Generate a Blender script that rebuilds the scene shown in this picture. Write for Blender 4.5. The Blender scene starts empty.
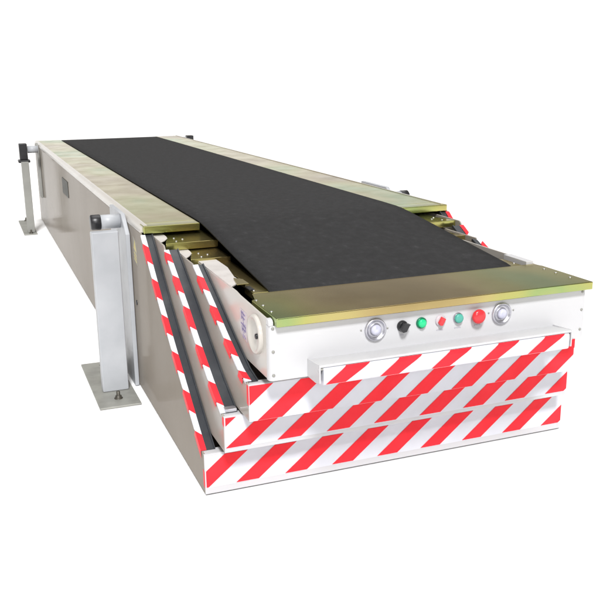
import bpy, bmesh, math, random
from mathutils import Vector, Matrix
random.seed(4)
sc = bpy.context.scene
COL = sc.collection
R = math.radians

# ------------------------------------------------------------------ materials
def new_mat(name):
    m = bpy.data.materials.new(name); m.use_nodes = True
    nt = m.node_tree; nt.nodes.clear()
    out = nt.nodes.new('ShaderNodeOutputMaterial')
    b = nt.nodes.new('ShaderNodeBsdfPrincipled')
    nt.links.new(b.outputs['BSDF'], out.inputs['Surface'])
    return m, nt, b

def noise(nt, scale, detail=4, rough=.55, vec=None, stretch=None):
    n = nt.nodes.new('ShaderNodeTexNoise')
    n.inputs['Scale'].default_value = scale
    n.inputs['Detail'].default_value = detail
    n.inputs['Roughness'].default_value = rough
    tc = nt.nodes.new('ShaderNodeTexCoord')
    src = tc.outputs['Object']
    if stretch:
        mp = nt.nodes.new('ShaderNodeMapping'); mp.inputs['Scale'].default_value = stretch
        nt.links.new(src, mp.inputs['Vector']); src = mp.outputs['Vector']
    nt.links.new(src, n.inputs['Vector'])
    return n

def ramp(nt, fac, stops):
    r = nt.nodes.new('ShaderNodeValToRGB')
    e = r.color_ramp.elements
    while len(e) > 1: e.remove(e[-1])
    e[0].position = stops[0][0]; e[0].color = (*stops[0][1], 1)
    for p, c in stops[1:]:
        k = e.new(p); k.color = (*c, 1)
    nt.links.new(fac, r.inputs['Fac'])
    return r

def varied(name, stops, scale, rough, metallic=0, spec=.5, detail=5, bump=0, bscale=200, stretch=None, rvar=.08, coat=0, coat_rough=.1):
    m, nt, b = new_mat(name)
    n = noise(nt, scale, detail, stretch=stretch)
    r = ramp(nt, n.outputs['Fac'], stops)
    nt.links.new(r.outputs['Color'], b.inputs['Base Color'])
    b.inputs['Metallic'].default_value = metallic
    b.inputs['Specular IOR Level'].default_value = spec
    n2 = noise(nt, scale*3.3, 4)
    mr = nt.nodes.new('ShaderNodeMapRange')
    mr.inputs['To Min'].default_value = max(0, rough-rvar); mr.inputs['To Max'].default_value = rough+rvar
    nt.links.new(n2.outputs['Fac'], mr.inputs['Value'])
    nt.links.new(mr.outputs['Result'], b.inputs['Roughness'])
    b.inputs['Coat Weight'].default_value = coat
    b.inputs['Coat Roughness'].default_value = coat_rough
    if bump:
        n3 = noise(nt, bscale, 3)
        bp = nt.nodes.new('ShaderNodeBump'); bp.inputs['Strength'].default_value = bump
        bp.inputs['Distance'].default_value = .002
        nt.links.new(n3.outputs['Fac'], bp.inputs['Height'])
        nt.links.new(bp.outputs['Normal'], b.inputs['Normal'])
    return m

M = {}
M['white'] = varied('white_paint', [(.3, (.53, .53, .545)), (.7, (.575, .575, .59))], 2.2, .3, spec=.4, bump=.08, bscale=60)
M['side'] = varied('white_paint_shaded_dark', [(.3, (.275, .245, .212)), (.7, (.325, .295, .260))], 1.6, .10, spec=.0025, bump=.10, bscale=7)  # white paint with the shade of the side walls put into its colour
M['sidelight'] = varied('white_paint_shaded_pale', [(.3, (.50, .475, .44)), (.7, (.56, .53, .49))], 2.5, .22, spec=.35, bump=.08, bscale=9)  # same white paint, paler shade tone for the head walls and kerb
M['midside'] = varied('white_paint_shaded_mid', [(.3, (.34, .31, .275)), (.7, (.40, .37, .335))], 2.6, .18, spec=.12, bump=.08, bscale=9)  # same white paint, middle shade tone for the sliding sections
M['post'] = varied('grey_white_paint', [(.3, (.38, .395, .42)), (.7, (.46, .475, .50))], 6, .4, spec=.4, bump=.15, bscale=30)
M['plategrey'] = varied('grey_steel_plate', [(.3, (.25, .25, .23)), (.7, (.34, .34, .31))], 14, .5, metallic=.2, bump=.2, bscale=90)
M['darksteel'] = varied('dark_bolt_steel', [(.3, (.07, .065, .055)), (.7, (.13, .12, .10))], 40, .45, metallic=.5)
M['yellow'] = varied('yellow_print', [(.3, (.50, .42, .10)), (.7, (.58, .48, .14))], 20, .4)
M['postrear'] = varied('grey_post_paint', [(.3, (.24, .24, .225)), (.7, (.30, .30, .28))], 6, .5, spec=.3, bump=.2, bscale=30)  # rear posts in a darker, warmer grey than the front posts
M['zinc'] = varied('yellow_zinc', [(.30, (.30, .22, .09)), (.40, (.44, .34, .15)), (.46, (.50, .42, .17)), (.53, (.46, .45, .15)), (.60, (.33, .43, .17)), (.68, (.48, .45, .17)), (.8, (.52, .38, .20))],
                   2.1, .21, metallic=.93, spec=.5, detail=2.5, stretch=(.8, .40, 1), bump=.05, bscale=10, rvar=.08)
M['belt'] = varied('black_rubber_belt', [(.30, (.024, .024, .025)), (.50, (.028, .028, .029)), (.64, (.032, .032, .0335)), (.78, (.052, .052, .053))], 34, .75, spec=.12, detail=12, bump=.9, bscale=260, stretch=(1, .8, 1))
M['seal'] = varied('dark_seal_strip', [(.3, (.018, .021, .027)), (.6, (.03, .034, .04)), (.85, (.06, .065, .07))], 9, .42, spec=.5, bump=.3, bscale=40)
M['red'] = varied('red_tape', [(.3, (.84, .020, .032)), (.7, (.90, .028, .042))], 12, .42, spec=.2)
M['white_tape'] = varied('white_tape', [(.3, (.62, .635, .69)), (.7, (.66, .675, .73))], 12, .35, spec=.4)
M['black'] = varied('black_plastic', [(.3, (.012, .012, .014)), (.7, (.022, .022, .025))], 20, .35)
M['chrome'] = varied('brushed_steel', [(.3, (.48, .48, .53)), (.7, (.62, .62, .66))], 30, .38, metallic=.9)
M['lens'] = varied('lamp_lens', [(.3, (.42, .43, .56)), (.7, (.60, .60, .70))], 60, .16, spec=.6)
M['glossred'] = varied('red_plastic', [(.3, (.70, .03, .04)), (.7, (.78, .045, .05))], 20, .25)
M['green'] = varied('green_plastic', [(.3, (.01, .52, .20)), (.7, (.02, .62, .26))], 20, .2)
M['darkgreen'] = varied('dark_green_plastic', [(.3, (.0, .14, .07)), (.7, (.01, .18, .09))], 20, .3)
M['teal'] = varied('teal_plastic', [(.3, (.07, .36, .29)), (.7, (.10, .42, .34))], 20, .25)
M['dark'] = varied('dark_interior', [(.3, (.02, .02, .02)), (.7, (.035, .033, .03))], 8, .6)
M['ink'] = varied('purple_ink', [(.3, (.16, .13, .30)), (.7, (.22, .18, .38))], 20, .5)
M['caption'] = varied('grey_print', [(.3, (.40, .40, .44)), (.7, (.46, .46, .5))], 20, .5)
M['paper'] = varied('sticker_film', [(.3, (.50, .45, .48)), (.7, (.54, .49, .52))], 20, .4)
M['paper2'] = varied('pale_sticker', [(.3, (.30, .28, .24)), (.7, (.34, .32, .28))], 20, .4, spec=.05)
M['film'] = varied('peeled_film', [(.3, (.56, .53, .51)), (.7, (.68, .65, .63))], 15, .35, bump=.4, bscale=60)
M['wall_reflection'] = varied('dark_reflection_grey', [(.3, (.055, .057, .05)), (.7, (.10, .10, .09))], 14, .4, spec=.03)  # colour of a dark reflection on the side wall
M['floor'] = varied('white_studio_floor', [(.3, (.93, .93, .93)), (.7, (.94, .94, .94))], 1, .7, spec=.1)

# ------------------------------------------------------------------ mesh helpers
class MB:
    def __init__(s): s.bm = bmesh.new()
    def faces(s, vs, fs, mi=0):
        V = [s.bm.verts.new(v) for v in vs]
        for f in fs:
            try: s.bm.faces.new([V[i] for i in f]).material_index = mi
            except ValueError: pass
        return s
    def box(s, x0, x1, y0, y1, z0, z1, mi=0):
        return s.faces([(x0,y0,z0),(x1,y0,z0),(x1,y1,z0),(x0,y1,z0),(x0,y0,z1),(x1,y0,z1),(x1,y1,z1),(x0,y1,z1)],
                       [(0,3,2,1),(4,5,6,7),(0,1,5,4),(1,2,6,5),(2,3,7,6),(3,0,4,7)], mi)
    def prism(s, poly, axis, a, b, mi=0):
        # poly: list of 2D; axis 0: (y,z) extruded in x; 1: (x,z) in y; 2: (x,y) in z
        def p(q, t):
            return {0: (t, q[0], q[1]), 1: (q[0], t, q[1]), 2: (q[0], q[1], t)}[axis]
        n = len(poly)
        vs = [p(q, a) for q in poly] + [p(q, b) for q in poly]
        fs = [tuple(range(n)), tuple(range(2*n-1, n-1, -1))] + [(i, (i+1) % n, n+(i+1) % n, n+i) for i in range(n)]
        return s.faces(vs, fs, mi)
    def lathe(s, prof, origin, axis=(0, 1, 0), seg=28, mi=0):
        # prof: list of (r, t) along the axis
        q = Vector((0, 0, 1)).rotation_difference(Vector(axis)).to_matrix()
        o = Vector(origin); rings = []
        for r, t in prof:
            if r < 1e-6: rings.append([s.bm.verts.new(o + q @ Vector((0, 0, t)))])
            else: rings.append([s.bm.verts.new(o + q @ Vector((r*math.cos(2*math.pi*k/seg), r*math.sin(2*math.pi*k/seg), t))) for k in range(seg)])
        for A, B in zip(rings, rings[1:]):
            for k in range(seg):
                a = [A[0]] if len(A) == 1 else [A[k], A[(k+1) % seg]]
                b = [B[0]] if len(B) == 1 else [B[(k+1) % seg], B[k]]
                if len(a)+len(b) > 2:
                    f = s.bm.faces.new(a+b); f.material_index = mi; f.smooth = True
        return s
    def build(s, name, mats, parent=None, bevel=0, seg=2, angle=40):
        if not isinstance(mats, (list, tuple)): mats = [mats]
        bmesh.ops.recalc_face_normals(s.bm, faces=s.bm.faces)
        me = bpy.data.meshes.new(name); s.bm.to_mesh(me); s.bm.free()
        for m in mats: me.materials.append(m)
        o = bpy.data.objects.new(name, me); COL.objects.link(o)
        if parent: o.parent = parent
        if bevel:
            b = o.modifiers.new('bevel', 'BEVEL'); b.width = bevel; b.segments = seg; b.limit_method = 'ANGLE'; b.angle_limit = R(angle)
            for p in me.polygons: p.use_smooth = True
            w = o.modifiers.new('wn', 'WEIGHTED_NORMAL'); w.keep_sharp = True
        return o

def interp(path, y):
    for (y0, z0), (y1, z1) in zip(path, path[1:]):
        if min(y0, y1)-1e-9 <= y <= max(y0, y1)+1e-9:
            return z0 + (z1-z0)*(y-y0)/(y1-y0)
    (y0, z0), (y1, z1) = (path[0], path[1]) if abs(y-path[0][0]) < abs(y-path[-1][0]) else (path[-2], path[-1])
    return z0 + (z1-z0)*(y-y0)/(y1-y0)

# ------------------------------------------------------------------ the conveyor
root = bpy.data.objects.new('telescopic_conveyor', None); COL.objects.link(root)
G = .031   # height of the floor
root.location = (0, 3, G)
root['label'] = 'long white telescopic belt conveyor with black belt and red striped front panels'
root['category'] = 'conveyor'
# parts are modelled in world coordinates, the root sits at the base centre
def P(o):
    o.parent = root; o.matrix_parent_inverse = root.matrix_basis.inverted(); return o
def PI_(o):  # location based parenting without inverse: keep identity
    return o

W = {1: .650, 2: .605, 3: .554, 4: .517}
FR = {1: .244, 2: .170, 3: .0865, 4: 0}           # y of the front panels
EDGE = {  # slanted front edge of the side plates, (y, z) from the bottom up
    1: [(.268, .168), (.339, .212), (.637, .405), (.786, .505), (1.045, .697)],
    2: [(.190, .311), (.317, .370), (.456, .446), (.603, .534), (.858, .672)],
    3: [(.100, .432), (.167, .445), (.308, .502), (.453, .568), (.655, .655)],
}
ZB = {1: .037, 2: .197, 3: .319, 4: .462}
ZT = {1: .168, 2: .311, 3: .430}
TOP = {1: .729, 2: .688, 3: .657, 4: .646}
BACK = {1: 5.92, 2: 2.6, 3: 2.3, 4: 2.0}
RED = {  # y values (start, end) of the red pieces of tape
    1: [(1.010-.1355*k, .941-.1355*k) for k in range(6)],
    2: [(.850, .808), (.738, .668), (.602, .520), (.455, .376), (.316, .232)],
    3: [(.600, .530), (.452, .382), (.306, .236), (.166, .122)],
}
RED_RIGHT = {
    1: [(1.045-.1355*k, 1.000-.1355*k) for k in range(6)],
    2: [(.858-.136*k, .815-.136*k) for k in range(5)],
    3: [(.640-.148*k, .585-.148*k) for k in range(4)],
}
def tape(i, sx):
    """tape wrapped over the slanted edge: red and white skewed pieces"""
    path = EDGE[i]; w = W[i]; mb = MB()
    ytop, ybot = path[-1][0], path[0][0]
    cuts = [(ytop, ytop)]
    spans = []
    y = ytop
    pieces = RED[i] if sx < 0 else RED_RIGHT[i]
    for a, b in pieces:
        b = max(b, ybot); a = min(a, ytop)
        if y-a > 1e-4: spans.append((y, a, 1))
        spans.append((a, b, 0)); y = b
    if y-ybot > 1e-4: spans.append((y, ybot, 1))
    wid = .0155; sk = .016; off = .0022
    def pt(x, y, d=0, dn=0):
        y = min(max(y, ybot), ytop)
        return (x, y - .6*off - dn*.0, interp(path, y) + .8*off - dn)
    for a, b, m in spans:
        n = max(1, int(abs(a-b)/.02))
        for k in range(n):
            ya = a+(b-a)*k/n; yb = a+(b-a)*(k+1)/n
            s0 = lambda q: q - sk if ybot+.001 < q < ytop-.001 else q
            s1 = lambda q: q + .012 if ybot+.001 < q < ytop-.001 else q
            dn_ = .026 if m == 0 else .007
            xo, xi = sx*(w+.002), sx*(w-wid)
            vs = [pt(xo, ya), pt(xo, yb), pt(xi, s0(yb)), pt(xi, s0(ya))]
            mb.faces(vs, [(0, 1, 2, 3)], m)
            vs = [pt(xo, ya), pt(xo, yb), pt(xo, s1(yb), dn=dn_), pt(xo, s1(ya), dn=dn_)]
            mb.faces(vs, [(0, 1, 2, 3)], m)
    bmesh.ops.remove_doubles(mb.bm, verts=mb.bm.verts, dist=1e-5)
    return mb

def side_plate(mb, i, sx, t=.006, flange=0):
    w = W[i]; e = EDGE[i]
    poly = [(BACK[i], ZB[i]), (FR[i]+.001, ZB[i]), (FR[i]+.001, ZT[i])] + e + [(e[-1][0]+.012, (TOP[i]-.004 if i > 1 else .704)), (e[-1][0]+.02, (TOP[i] if i > 1 else .704)), (BACK[i], (TOP[i] if i > 1 else .704))]
    a, b = sorted((sx*w, sx*(w-t)))
    mb.prism(poly, 0, a, b)

def stripes(mb, x0, x1, yb, z0, z1, first, pitch, slope, width, mi, zoff=0, wrap=None):
    """parallelogram stripes rising to the right, clipped to the panel"""
    k = -3
    while True:
        bl = first+pitch*k; k += 1
        if bl > x1: break
        rise = (z1-z0)/slope
        # polygon (x, z) clipped in x
        poly = [(bl, z0), (bl+width, z0), (bl+width+rise, z1), (bl+rise, z1)]
        def clip(poly, xc, keep_gt):
            out = []
            for p, q in zip(poly, poly[1:]+poly[:1]):
                ip = (p[0] >= xc) == keep_gt or p[0] == xc
                iq = (q[0] >= xc) == keep_gt or q[0] == xc
                if ip: out.append(p)
                if ip != iq:
                    t = (xc-p[0])/(q[0]-p[0]); out.append((xc, p[1]+t*(q[1]-p[1])))
            return out
        poly = clip(poly, x0, True)
        if len(poly) > 2: poly = clip(poly, x1, False)
        if len(poly) < 3: continue
        mb.prism(poly, 1, yb-.0016, yb-.0002, mi)

# ---- sections 1..3
sections = {}
for i in (1, 2, 3):
    name = 'base_section' if i == 1 else 'telescopic_section'
    mb = MB()
    for sx in (-1, 1): side_plate(mb, i, sx)
    # rear wall, bottom pan, inner top flange
    mb.box(-W[i]+.007, W[i]-.007, BACK[i]-.012, BACK[i]-.004, ZB[i]+.004, TOP[i]-.035)
    mb.box(-W[i]+.007, W[i]-.007, FR[i]+.03, BACK[i]-.02, ZB[i]+.004, ZB[i]+.010)
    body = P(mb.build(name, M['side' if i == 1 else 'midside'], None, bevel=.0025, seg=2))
    sections[i] = body
    body['label'] = {1: 'long outer box of the conveyor with white side walls toned for shade', 2: 'outer sliding section nested in the base', 3: 'inner sliding section just behind the head'}[i]
    def SUB(o, b=body):
        o.parent = b; o.matrix_parent_inverse = Matrix.Identity(4); o.matrix_parent_inverse = Matrix.Identity(4); return o
    # front panel: folded sheet
    fp = MB()
    fp.box(-W[i]+.0005, W[i]-.0005, FR[i]-.004, FR[i]+.0, ZB[i]-.0005, ZT[i]-.001)
    fp.box(-W[i]+.0005, W[i]-.0005, FR[i]+.0005, EDGE[i][0][0]+.012, ZT[i]-.005, ZT[i]-.001)
    SUB(fp.build('front_panel', M['white'], None, bevel=.0012))
    hz = MB()
    fy = FR[i]-.004
    if i == 1:
        hz.box(-W[1]+.003, W[1]-.003, fy-.0010, fy-.0001, .0575, ZT[1]-.006, 1)
        stripes(hz, -W[1]+.004, W[1]-.004, fy-.0009, .060, ZT[1]-.007, -.552, .1595, .80, .072, 0)
    elif i == 2:
        hz.box(-W[2]+.003, W[2]-.003, fy-.0010, fy-.0001, .209, ZT[2]-.004, 1)
        stripes(hz, -W[2]+.004, W[2]-.004, fy-.0009, .212, ZT[2]-.005, -.602, .1597, .80, .075, 0)
    else:
        hz.box(-W[3]+.001, W[3]-.001, fy-.0010, fy-.0001, .3195, ZT[3]-.003, 1)
        stripes(hz, -W[3]+.002, W[3]-.002, fy-.0009, .3205, ZT[3]-.004, -.529, .157, .80, .073, 0)
        hz.box(W[3]-.001, W[3]+.0015, fy-.001, fy+.02, .395, ZT[3]-.004, 0)
    z0, z1, bl0, pt_, wd_ = {1: (.060, ZT[1]-.007, -.552, .1595, .072), 2: (.212, ZT[2]-.005, -.602, .1597, .073), 3: (.3205, ZT[3]-.004, -.529, .157, .073)}[i]
    for k in (-2, -1, 0):
        bl = bl0+pt_*k; za = z0+max(0, .8*(-W[i]-bl-wd_)); zb_ = min(z1, z0+.8*(-W[i]-bl))
        if zb_ > za: hz.prism([(fy+.0002, za), (fy+.0002, zb_), (fy+.013, zb_+.006 if zb_ < z1-.008 else zb_), (fy+.013, min(zb_, za+.004))], 0, -W[i]-.0012, -W[i]-.0002, 0)
    SUB(hz.build('hazard_stripe_panel', [M['red'], M['white_tape']], None))
    e = EDGE[i]
    for sx in (-1, 1):
        SUB(tape(i, sx).build('hazard_tape', [M['red'], M['white_tape']], None))
        s = MB()
        a, b = sorted((sx*(W[i]-.016), sx*(W[i+1]+.002)))
        t = .005
        lo = [(y, z) for y, z in e]; up = [(y+.5*t, z-t) for y, z in reversed(e)]
        for (p, q) in zip(e, e[1:]):
            s.prism([p, q, (q[0]+.5*t, q[1]-t), (p[0]+.5*t, p[1]-t)], 0, a, b)
        # rubber lip along the inner section
        for (p, q) in zip(e, e[1:]):
            s.prism([(p[0]-.003, p[1]+.004), (q[0]-.003, q[1]+.004), (q[0]+.001, q[1]), (p[0]+.001, p[1])], 0, *( (b-.004, b) if sx < 0 else (a, a+.004)))
        SUB(s.build('seal_strip', M['seal'], None))
        # small end clip at the foot of the strip
        if i == 2:
            c = MB(); xx = sorted((sx*(W[2]-.012), sx*(W[3]+.004)))
            c.box(xx[0], xx[1], e[0][0]-.004, e[0][0]+.022, e[0][1]+.002, e[0][1]+.012)
            SUB(c.build('end_clip', M['chrome'], None, bevel=.002))

# ---- cover plates of section 1..3 (yellow zinc), left and right of the belt
def SUBof(b):
    def f(o): o.parent = b; return o
    return f
s1, s2, s3 = (SUBof(sections[k]) for k in (1, 2, 3))
for sx in (-1, 1):
    def bx(mb, xa, xb, *r, **k):
        a, b = sorted((sx*xa, sx*xb)); mb.box(a, b, *r, **k); return mb
    # rounded kerb along the top of the side wall
    k = MB()
    a, b = sorted((sx*.6505, sx*.6225))
    prof = [(a, .690), (a, .712)]
    cx = a+.012 if sx < 0 else b-.012
    pts = []
    rr_ = .026
    if sx < 0:
        pts = [(a, .7045)] + [(a+rr_-rr_*math.cos(t), .7055+rr_*math.sin(t)) for t in [R(q) for q in range(0, 91, 10)]] + [(b, .7315), (b, .7045)]
    else:
        pts = [(a, .7045), (a, .7315)] + [(b-rr_+rr_*math.sin(t), .7055+rr_*math.cos(t)) for t in [R(q) for q in range(0, 91, 10)]] + [(b, .7045)]
    k.prism(pts, 1, 1.062, 5.915)
    o = k.build('edge_kerb', M['sidelight'], None)  # paler colour paints in the highlight on the rounded edge
    for p_ in o.data.polygons: p_.use_smooth = abs(p_.normal.y) < .5
    o.data.set_sharp_from_angle(angle=R(30))
    s1(o)
    p = MB()
    bx(p, .6215, .427, 1.118, 5.90, .702, .729)
    s1(p.build('cover_plate', M['zinc'], None, bevel=.002))
    p = MB()
    bx(p, .640, .427, 1.040, 1.1165, .7020, .7290)
    s1(p.build('cover_plate', M['zinc'], None, bevel=.003))
    # sections 2 and 3
    for (si, SUBF, xo, y0, zt, y1) in ((2, s2, .592, .892, .688, 2.4), (3, s3, .542, .735, .657, 2.1)):
        p = MB()
        pl = [(xo, y0), (.40, y0), (.40, y1), (xo-.03, y1), (xo-.03, y0+.10), (xo-.010, y0+.045)]
        p.prism([(sx*q, r) for q, r in pl], 2, zt-.026, zt)
        SUBF(p.build('cover_plate', M['zinc'], None, bevel=.002))
        f = MB()
        pl = [(W[si]-.001, y0+.02), (W[si]-.001, y1), (xo-.03, y1), (xo-.030, y0+.13), (xo-.026, y0+.09), (xo-.008, y0+.05)]
        f.prism([(sx*q, r) for q, r in pl], 2, zt+.0005, zt+.003)
        if sx < 0: SUBF(f.build('peeled_film', M['film'], None))
        for (rx, ry) in ((xo-.045, y0+.03), (xo-.075, y0+.06), (xo-.05, y0+.09)):
            r_ = MB(); r_.lathe([(0, 0), (.005, 0), (.004, .002), (0, .003)], (sx*rx, ry, zt), (0, 0, 1), 10)
            SUBF(r_.build('rivet', M['chrome'], None))

# rails inside (dark) so the gap below the belt is not empty
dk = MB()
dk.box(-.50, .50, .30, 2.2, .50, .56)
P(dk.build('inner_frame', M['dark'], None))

# ------------------------------------------------------------------ head section
w4 = W[4]
h = MB()
for sx in (-1, 1):
    poly = [(2.0, .462), (.006, .462), (.006, .622), (.03, .634), (.262, .642), (.30, .646), (2.0, .646)]
    a, b = sorted((sx*w4, sx*(w4-.005)))
    h.prism(poly, 0, a, b)
h.box(-w4+.006, w4-.006, .03, 2.0, .464, .470)
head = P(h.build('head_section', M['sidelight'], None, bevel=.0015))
head['label'] = 'white head box with control panel and round wheel cover'
H = SUBof(head)
# front sheet, folded round the corners
f = MB()
r = .012
def rounded(x0, x1, y0, y1, r, n=5):
    """sheet outline in (x, y): open U shape"""
    out = [(x0, y1)]
    out += [(x0+r-r*math.cos(t), y0+r-r*math.sin(t)) for t in [math.pi/2*k/n for k in range(n+1)]]
    out += [(x1-r+r*math.sin(t), y0+r-r*math.cos(t)) for t in [math.pi/2*k/n for k in range(n+1)]]
    out += [(x1, y1)]
    return out
outer = rounded(-w4-.0015, w4+.0015, 0, .022, r); inner = rounded(-w4+.002, w4-.002, .004, .022, r-.003)
f.prism(outer+inner[::-1], 2, .462, .617)
o = f.build('control_panel', M['white'], None)
for p_ in o.data.polygons: p_.use_smooth = abs(p_.normal.z) < .5
o.data.set_sharp_from_angle(angle=R(35)) if hasattr(o.data, 'set_sharp_from_angle') else None
H(o)
# corner ear that rises beside the cover plate
f = MB()
f.prism([(0, .617), (0, .627), (.006, .634), (.022, .636), (.022, .617)], 0, -w4-.0015, -.5045)
H(f.build('corner_ear', M['white'], None, bevel=.002))
# head cover plate
f = MB()
f.prism([(-.503, -.022), (.5215, -.022), (.5215, .225), (.508, .263), (-.478, .263), (-.490, .20), (-.503, .19)], 2, .6175, .642)
H(f.build('cover_plate', M['zinc'], None, bevel=.0025))
# side cover plates behind the head plate with step and tab
for sx in (-1, 1):
    f = MB()
    f.prism([(sx*a, b) for a, b in [(.470, .272), (.40, .272), (.40, 1.9), (.455, 1.9), (.455, .60), (.468, .56), (.452, .50), (.452, .40), (.470, .36)]], 2, .618, .640)
    H(f.build('cover_plate', M['zinc'], None, bevel=.002))
    f = MB()
    f.prism([(sx*a, b) for a, b in [(w4-.001, .34), (w4-.001, 1.9), (.458, 1.9), (.452, .60), (.462, .53), (.472, .46), (.470, .42), (.490, .37)]], 2, .6465, .650)
    if sx < 0: H(f.build('peeled_film', M['film'], None))
    f = MB()
    f.prism([(sx*a, b) for a, b in [(.500, .338), (.462, .338), (.462, .40), (.484, .43)]], 2, .6515, .6545)
    if sx < 0: H(f.build('tab', M['zinc'], None, bevel=.001))
    f = MB(); a, b = sorted((sx*.474, sx*.458))
    f.box(a, b, .30, .345, .6405, .6445)
    if sx < 0: H(f.build('slot', M['black'], None))
    for q in ((.492, .05), (.492, .12), (.492, .18), (.46, .30)):
        f = MB(); f.lathe([(0, 0), (.0045, 0), (.0035, .002), (0, .003)], (sx*q[0], q[1], .642 if q[1] < .26 else .640), (0, 0, 1), 10)
        H(f.build('rivet', M['chrome'], None))
# white strip on the right behind the plate
f = MB(); f.box(.488, .5165, .270, .40, .610, .6492)
H(f.build('edge_strip', M['white'], None, bevel=.001))

# wheel cover on both head walls
for sx in (-1, 1):
    f = MB()
    f.lathe([(0, .0015), (.030, .002), (.040, .003), (.045, .007), (.050, .0115), (.0545, .0105), (.057, .006), (.057, 0)], (sx*w4, .110, .566), (sx, 0, 0), 40)
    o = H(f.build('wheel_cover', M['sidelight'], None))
    f = MB(); f.lathe([(0, .008), (.006, .0075), (.008, .006), (.008, .001)], (sx*w4, .100, .562), (sx, 0, 0), 14)
    H(f.build('hub_bolt', M['black'], None))
# sticker on the left head wall with handwritten looking strokes
f = MB(); f.prism([(.258, .53), (.195, .515), (.195, .603), (.258, .605)], 0, -w4-.0012, -w4-.0002)
H(f.build('sticker', M['paper'], None))
f = MB()
def stroke(y0, z0, y1, z1, t=.0035):
    d = Vector((y1-y0, z1-z0)); n = Vector((-d.y, d.x)).normalized()*t*.5
    f.prism([(y0+n.x, z0+n.y), (y1+n.x, z1+n.y), (y1-n.x, z1-n.y), (y0-n.x, z0-n.y)], 0, -w4-.0020, -w4-.0014)
for s_ in [(.245, .597, .208, .592), (.242, .583, .212, .580), (.228, .601, .226, .572), (.241, .601, .243, .575),
           (.248, .563, .204, .557), (.226, .570, .222, .536), (.240, .556, .236, .540), (.212, .566, .206, .542), (.240, .548, .206, .545),
           (.232, .532, .228, .520), (.220, .530, .208, .522)]: stroke(*s_)
H(f.build('sticker_print', M['ink'], None))

# screws on the control panel
for (x, z) in ((-.507, .610), (-.507, .545), (-.507, .478), (.502, .607), (.503, .550), (.502, .487)):
    f = MB(); f.lathe([(0, .003), (.0028, .0028), (.0042, .0015), (.0045, 0)], (x, 0, z), (0, -1, 0), 12)
    H(f.build('screw', M['plategrey'], None))
for (x, z) in ((-.248, .574), (-.166, .571), (.166, .577), (.252, .577)):
    f = MB(); f.lathe([(0, .002), (.0022, .0018), (.0028, 0)], (x, 0, z), (0, -1, 0), 10)
    H(f.build('screw', M['plategrey'], None))
# headlights
for x in (-.205, .209):
    f = MB()
    f.lathe([(.0325, 0), (.0330, .006), (.030, .009), (.0275, .0075), (.025, .003), (.019, .0015), (.0165, .003), (.016, .009)], (x, 0, .572), (0, -1, 0), 40)
    o = H(f.build('headlight', M['chrome'], None))
    f = MB(); f.lathe([(.0160, .004), (.0155, .010), (.012, .014), (.006, .0165), (0, .017)], (x, 0, .572), (0, -1, 0), 28)
    H(f.build('headlight_lens', M['lens'], None))

def button(x, z, rim, cap, r_rim, r_cap, h_, name='push_button'):
    f = MB(); f.lathe([(r_rim, 0), (r_rim, .004), (r_rim-.002, .006), (r_cap+.001, .006), (r_cap+.001, .003)], (x, 0, z), (0, -1, 0), 28)
    o = H(f.build('button_ring', M[rim], None))
    f = MB(); f.lathe([(r_cap, .002), (r_cap, h_-.002), (r_cap-.0015, h_), (r_cap*.6, h_+.001), (0, h_+.0015)], (x, 0, z), (0, -1, 0), 28)
    return H(f.build(name, M[cap], None))
# selector knob
f = MB(); f.lathe([(.0165, 0), (.0165, .005), (.014, .010), (.0, .010)], (-.120, 0, .572), (0, -1, 0), 28)
f.prism([(-.1345, .566), (-.124, .584), (-.104, .580), (-.108, .5755), (-.1165, .560), (-.127, .558)], 1, -.024, -.008)
H(f.build('selector_knob', M['black'], None, bevel=.001))
button(-.059, .574, 'darkgreen', 'green', .0165, .0125, .012)
# red diamond button in a pale ring
f = MB(); f.lathe([(.0165, 0), (.0165, .004), (.0145, .006), (0, .006)], (.003, 0, .574), (0, -1, 0), 28)
H(f.build('button_ring', M['paper'], None))
f = MB(); f.prism([(-.008, .570), (.002, .5875), (.0145, .580), (.0045, .5615), (-.004, .562)], 1, -.016, -.0062)
H(f.build('push_button', M['glossred'], None, bevel=.0015))
button(.061, .575, 'chrome', 'teal', .0160, .0135, .013)
# emergency stop: mushroom head
f = MB(); f.lathe([(.011, 0), (.011, .010), (.019, .011), (.0215, .015), (.0215, .020), (.018, .0245), (.010, .027), (0, .0275)], (.122, 0, .576), (0, -1, 0), 36)
H(f.build('emergency_stop', M['glossred'], None))
# tiny unreadable captions below the buttons
for x, wd in ((-.120, .014), (.003, .022), (.061, .020), (.129, .022)):
    f = MB(); n = int(wd/.004)
    for k in range(n):
        xx = x-wd/2+k*.0045; f.box(xx, xx+.003, -.0008, -.0001, .5435+.0005*(k % 2), .5475)
    H(f.build('button_caption', M['caption'], None))

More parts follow.
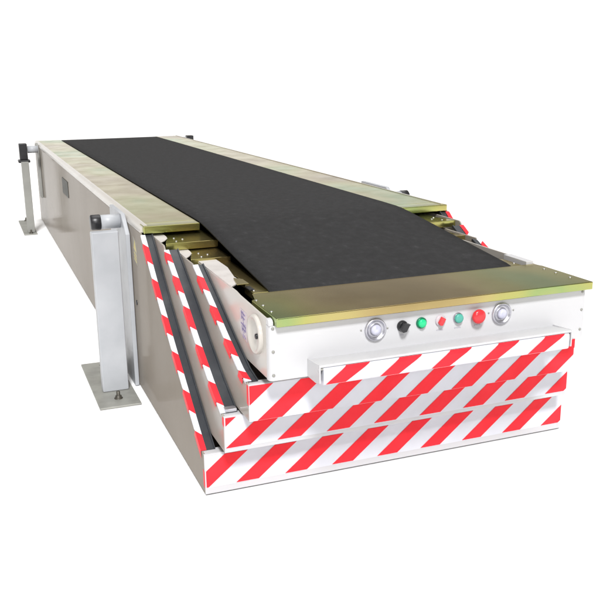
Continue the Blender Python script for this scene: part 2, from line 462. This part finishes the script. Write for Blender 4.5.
# safety bumper: thin channel housing, end brackets, striped bar
f = MB()
f.prism([(0, .510), (-.060, .5180), (-.087, .5205), (-.087, .5135), (-.060, .5120), (0, .506)], 0, -.408, .402)
f.box(-.404, .396, -.030, -.0005, .478, .508)
H(f.build('bumper_housing', M['white'], None, bevel=.0008))
for xa, xb in ((-.4095, -.4055), (.3990, .4030)):
    f = MB(); f.prism([(0, .463), (0, .5140), (-.088, .5215), (-.088, .470), (-.06, .463)], 0, xa, xb)
    H(f.build('bumper_bracket', M['white'], None, bevel=.001))
f = MB()
f.prism([(-.034, .465), (-.084, .463), (-.089, .467), (-.0905, .501), (-.0893, .5085), (-.085, .5120), (-.034, .5075)], 0, -.398, .392)
H(f.build('bumper_bar', M['white_tape'], None, bevel=.0015))
f = MB()
for k in range(-1, 6):
    bl = -.392+.1595*k; wd = .058; sl = .068/.052
    def X(z): return bl+(z-.467)*sl
    pf = [(-.0906, .4665), (-.0921, .501), (-.0908, .5090), (-.0875, .5125)]
    for (a, b) in zip(pf, pf[1:]):
        x0, x1 = X(a[1]), X(b[1])
        g0 = wd + (a[1]-.467)*.28; g1 = wd + (b[1]-.467)*.28
        q = [(x0, a), (x0+g0, a), (x1+g1, b), (x1, b)]
        if q[1][0] < -.397 or q[0][0] > .391: continue
        f.faces([(min(max(x, -.3975), .3915), y_[0], y_[1]) for x, y_ in q], [(0, 1, 2, 3)])
H(f.build('hazard_tape', M['red'], None))
f = MB(); f.box(-.4050, -.3985, -.072, -.034, .480, .505)
f.box(-.4050, -.392, -.086, -.072, .5055, .5115)
H(f.build('bumper_switch', M['plategrey'], None, bevel=.001))

# ------------------------------------------------------------------ belt
prof = [(5.86, .700), (5.885, .715), (5.87, .728), (5.82, .7325)]
prof += [(y, .7335) for y in (5, 4, 3, 2, 1.5, 1.2)]
prof += [(1.08, .7325), (1.02, .729), (.96, .7235), (.88, .7145), (.70, .694), (.50, .671), (.36, .6555), (.29, .648), (.262, .6425), (.245, .632), (.22, .610)]
mb = MB(); bt = .006; nx = 12
rows = []
for j, (y, z) in enumerate(prof):
    row = []
    for k in range(nx+1):
        x = -.4225+.845*k/nx
        row.append((x, y, z))
    rows.append(row)
vs = [v for r_ in rows for v in r_]; n = nx+1
mb.faces(vs, [(j*n+k, j*n+k+1, (j+1)*n+k+1, (j+1)*n+k) for j in range(len(rows)-1) for k in range(nx)])
o = mb.build('belt', M['belt'], None)
for p_ in o.data.polygons: p_.use_smooth = True
so = o.modifiers.new('solid', 'SOLIDIFY'); so.thickness = bt; so.offset = -1
# make the thickness grow downwards whatever the winding
if o.data.polygons[40].normal.z < 0: so.offset = 1
P(o)
d = MB(); d.lathe([(0, -.42), (.060, -.42), (.060, .42), (0, .42)], (0, 5.80, .663), (1, 0, 0), 32)
P(d.build('end_drum', M['plategrey'], None))

# ------------------------------------------------------------------ side details of the base
f = MB(); f.box(-.6535, -.6505, 3.42, 3.74, .535, .635)  # dark reflection in the glossy wall, modelled as a thin grey plate
s1(f.build('wall_reflection', M['wall_reflection'], None, bevel=.001))
f = MB(); f.lathe([(0, .004), (.008, .004), (.010, .002), (.010, 0)], (-.65, 1.215, .40), (-1, 0, 0), 14)
s1(f.build('bolt', M['black'], None))

# pale warning sticker with a yellow triangle beside the near leg
f = MB(); f.prism([(1.150, .560), (1.215, .575), (1.215, .668), (1.150, .652)], 0, -.6512, -.6502)
s1(f.build('warning_sticker', M['paper2'], None))
f = MB(); f.prism([(1.158, .612), (1.208, .622), (1.183, .655)], 0, -.6518, -.65125)
for k in range(3): f.prism([(1.158, .598-.012*k), (1.207, .608-.012*k), (1.207, .604-.012*k), (1.158, .594-.012*k)], 0, -.6518, -.65125)
s1(f.build('sticker_print', M['yellow'], None))

# ------------------------------------------------------------------ support legs
def leg(sx, yc, x0, x1, ptop, pd, base, cap_box, plate_y, plate_z0):
    """one floor bolted leg: post with base plate, mounting plate on the wall, shaft with black cap"""
    xs = sorted((sx*x0, sx*x1)); top = .734 if sx < 0 or yc < 3 else .70
    if sx > 0: ptop -= .04
    f = MB()
    f.box(xs[0], xs[1], yc, yc+pd, G+.009, ptop)
    pm = M['post' if yc < 3 else 'postrear']
    o = P(f.build('support_leg', pm, None, bevel=.004))
    L = SUBof(o)
    f = MB(); bxs = sorted((sx*base[0], sx*base[1]))
    f.box(bxs[0], bxs[1], base[2], base[3], G+.0005, G+.0088)
    L(f.build('base_plate', M['plategrey'], None, bevel=.0025))
    xm = (xs[0]+xs[1])/2
    for bx_, by in ((xm+.005*sx, (base[2]*1.0+yc)/2), (bxs[0]+.022 if sx > 0 else bxs[1]-.022, yc+pd+.07), (xm, base[3]-.05)):
        f = MB()
        f.lathe([(0, .008), (.017, .008), (.017, .011), (.0125, .0112), (.0125, .020), (.0075, .0205), (.0070, .038), (.0, .040)], (bx_, by, G), (0, 0, 1), 12)
        L(f.build('anchor_bolt', M['darksteel'], None))
    # rear stiffener, lower than the post
    f = MB()
    f.box(xs[0]+.02, xs[1]-.02, yc+pd+.001, yc+pd+.16, G+.0092, .15)
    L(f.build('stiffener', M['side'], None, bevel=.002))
    # mounting plate on the side wall
    f = MB(); t0, t1 = sorted((sx*.6515, sx*.669))
    f.prism([(plate_y[0], plate_z0), (plate_y[1], plate_z0), (plate_y[1], top), (plate_y[0]+.09, top), (plate_y[0], .665)], 0, t0, t1)
    L(f.build('mounting_plate', pm, None, bevel=.003))
    sy = cap_box[0]; r_ = .0285; sz = .7015 if sx < 0 else .677
    f = MB(); f.lathe([(0, .002), (r_, .002), (r_, .085), (0, .085)], (sx*.668, sy, sz), (sx, 0, 0), 26)
    L(f.build('shaft', M['post'], None))
    f = MB()
    if cap_box[1] == 'round':
        f.lathe([(r_+.001, .078), (r_+.0025, .081), (r_+.0025, .114), (r_-.002, .118), (0, .118)], (sx*.668, sy, sz), (sx, 0, 0), 26)
        L(f.build('shaft_cap', M['black'], None))
    else:
        cx_ = sx*.788
        dz = 0 if sx < 0 else -.035
        f.box(cx_-.031, cx_+.031, sy-.04, sy+.04, .622+dz, .752+dz)
        f.box(cx_-.046, cx_+.046, sy-.055, sy+.055, .600+dz, .6215+dz)
        L(f.build('clamp_block', M['black'], None, bevel=.006))
    return o
for sx in (-1, 1):
    yo = 0 if sx < 0 else .27
    o = leg(sx, 1.225+yo, .806, .703, .688, .045, (.844, .684, 1.058+yo, 1.62+yo), (1.39+yo, 'round'), (1.27+yo, 1.64+yo), .034)
    o['label'] = 'wide white post near the front end with black shaft cap' if sx < 0 else 'far side post near the front end, mostly hidden behind the belt'
    yo = 0 if sx < 0 else .75
    o = leg(sx, 5.17+yo, .817, .760, .612, .06, (.851, .747, 5.10+yo, 5.86+yo), (5.30+yo, 'box'), (5.42+yo, 5.57+yo), .285)
    o['label'] = 'slim grey post at the rear end with black clamp block'

# ------------------------------------------------------------------ floor
f = MB(); f.box(-8, 26, -8, 19, -.1, G)
fl = f.build('floor', M['floor'])
fl['kind'] = 'structure'

# ------------------------------------------------------------------ world: pale studio surround, dim and warm above and to the left
w = bpy.data.worlds.new('World'); sc.world = w; w.use_nodes = True
nt = w.node_tree; bg = nt.nodes['Background']
tc = nt.nodes.new('ShaderNodeTexCoord')
sp = nt.nodes.new('ShaderNodeSeparateXYZ'); nt.links.new(tc.outputs['Generated'], sp.inputs[0])
def mr(src, a, b, c, d_, smooth=True):
    m = nt.nodes.new('ShaderNodeMapRange'); m.interpolation_type = 'SMOOTHSTEP' if smooth else 'LINEAR'
    for k, v in zip(('From Min', 'From Max', 'To Min', 'To Max'), (a, b, c, d_)): m.inputs[k].default_value = v
    nt.links.new(src, m.inputs['Value']); return m.outputs['Result']
elev = mr(sp.outputs['Z'], .10, .25, 1, 0)
az = nt.nodes.new('ShaderNodeVectorMath'); az.operation = 'DOT_PRODUCT'
az.inputs[1].default_value = (math.sin(R(30)), math.cos(R(30)), 0)
nt.links.new(tc.outputs['Generated'], az.inputs[0])
azf = mr(az.outputs['Value'], -.25, .35, 0, 1)
mul = nt.nodes.new('ShaderNodeMath'); mul.operation = 'MULTIPLY'
nt.links.new(elev, mul.inputs[0]); nt.links.new(azf, mul.inputs[1])
mix = nt.nodes.new('ShaderNodeMix'); mix.data_type = 'RGBA'
nt.links.new(mul.outputs[0], mix.inputs['Factor'])
mix.inputs['A'].default_value = (.21, .19, .165, 1)
mix.inputs['B'].default_value = (1.25, 1.25, 1.25, 1)
nt.links.new(mix.outputs['Result'], bg.inputs['Color'])
bg.inputs['Strength'].default_value = 1

def area(name, loc, target, size, power, color=(1, 1, 1), sy=None):
    l = bpy.data.lights.new(name, 'AREA'); l.size = size; l.energy = power; l.color = color
    if sy: l.shape = 'RECTANGLE'; l.size_y = sy
    o = bpy.data.objects.new(name, l); COL.objects.link(o); o.location = loc
    o.rotation_euler = (Vector(target)-Vector(loc)).to_track_quat('-Z', 'Y').to_euler()
    return o
area('key_lamp', (-16, -48, 56), (0, 6, 0), 12, 66000, (1, 1, 1))
area('front_fill', (-3.5, -14, 6), (0, 1, .4), 3, 560, (.97, .98, 1))  # unseen fill added to brighten the front panels
area('floor_fill', (6, 20, 44), (6, 20, 0), 46, 14500)  # unseen overhead fill added to keep the floor white

# ------------------------------------------------------------------ camera
CAM = [-1.21549, -2.0444, 1.26063, 0.36764, 0.25876, -0.01287, 849.11267]
cx, cy, cz, ya, pi_, ro, fpx = CAM
fw = Vector((math.sin(ya)*math.cos(pi_), math.cos(ya)*math.cos(pi_), -math.sin(pi_)))
rr = Vector((math.cos(ya), -math.sin(ya), 0)); uu = rr.cross(fw)
r2 = rr*math.cos(ro)+uu*math.sin(ro); u2 = -rr*math.sin(ro)+uu*math.cos(ro)
cd = bpy.data.cameras.new('camera'); cam = bpy.data.objects.new('camera', cd); COL.objects.link(cam)
m = Matrix((r2, u2, -fw)).transposed().to_4x4(); m.translation = (cx, cy, cz)
cam.matrix_world = m
cd.sensor_width = 36; cd.lens = fpx/600*36; cd.clip_end = 500; cd.clip_start = .05
sc.camera = cam
sc.view_settings.view_transform = 'Standard'; sc.view_settings.look = 'None'
sc.view_settings.exposure = 0; sc.view_settings.gamma = 1
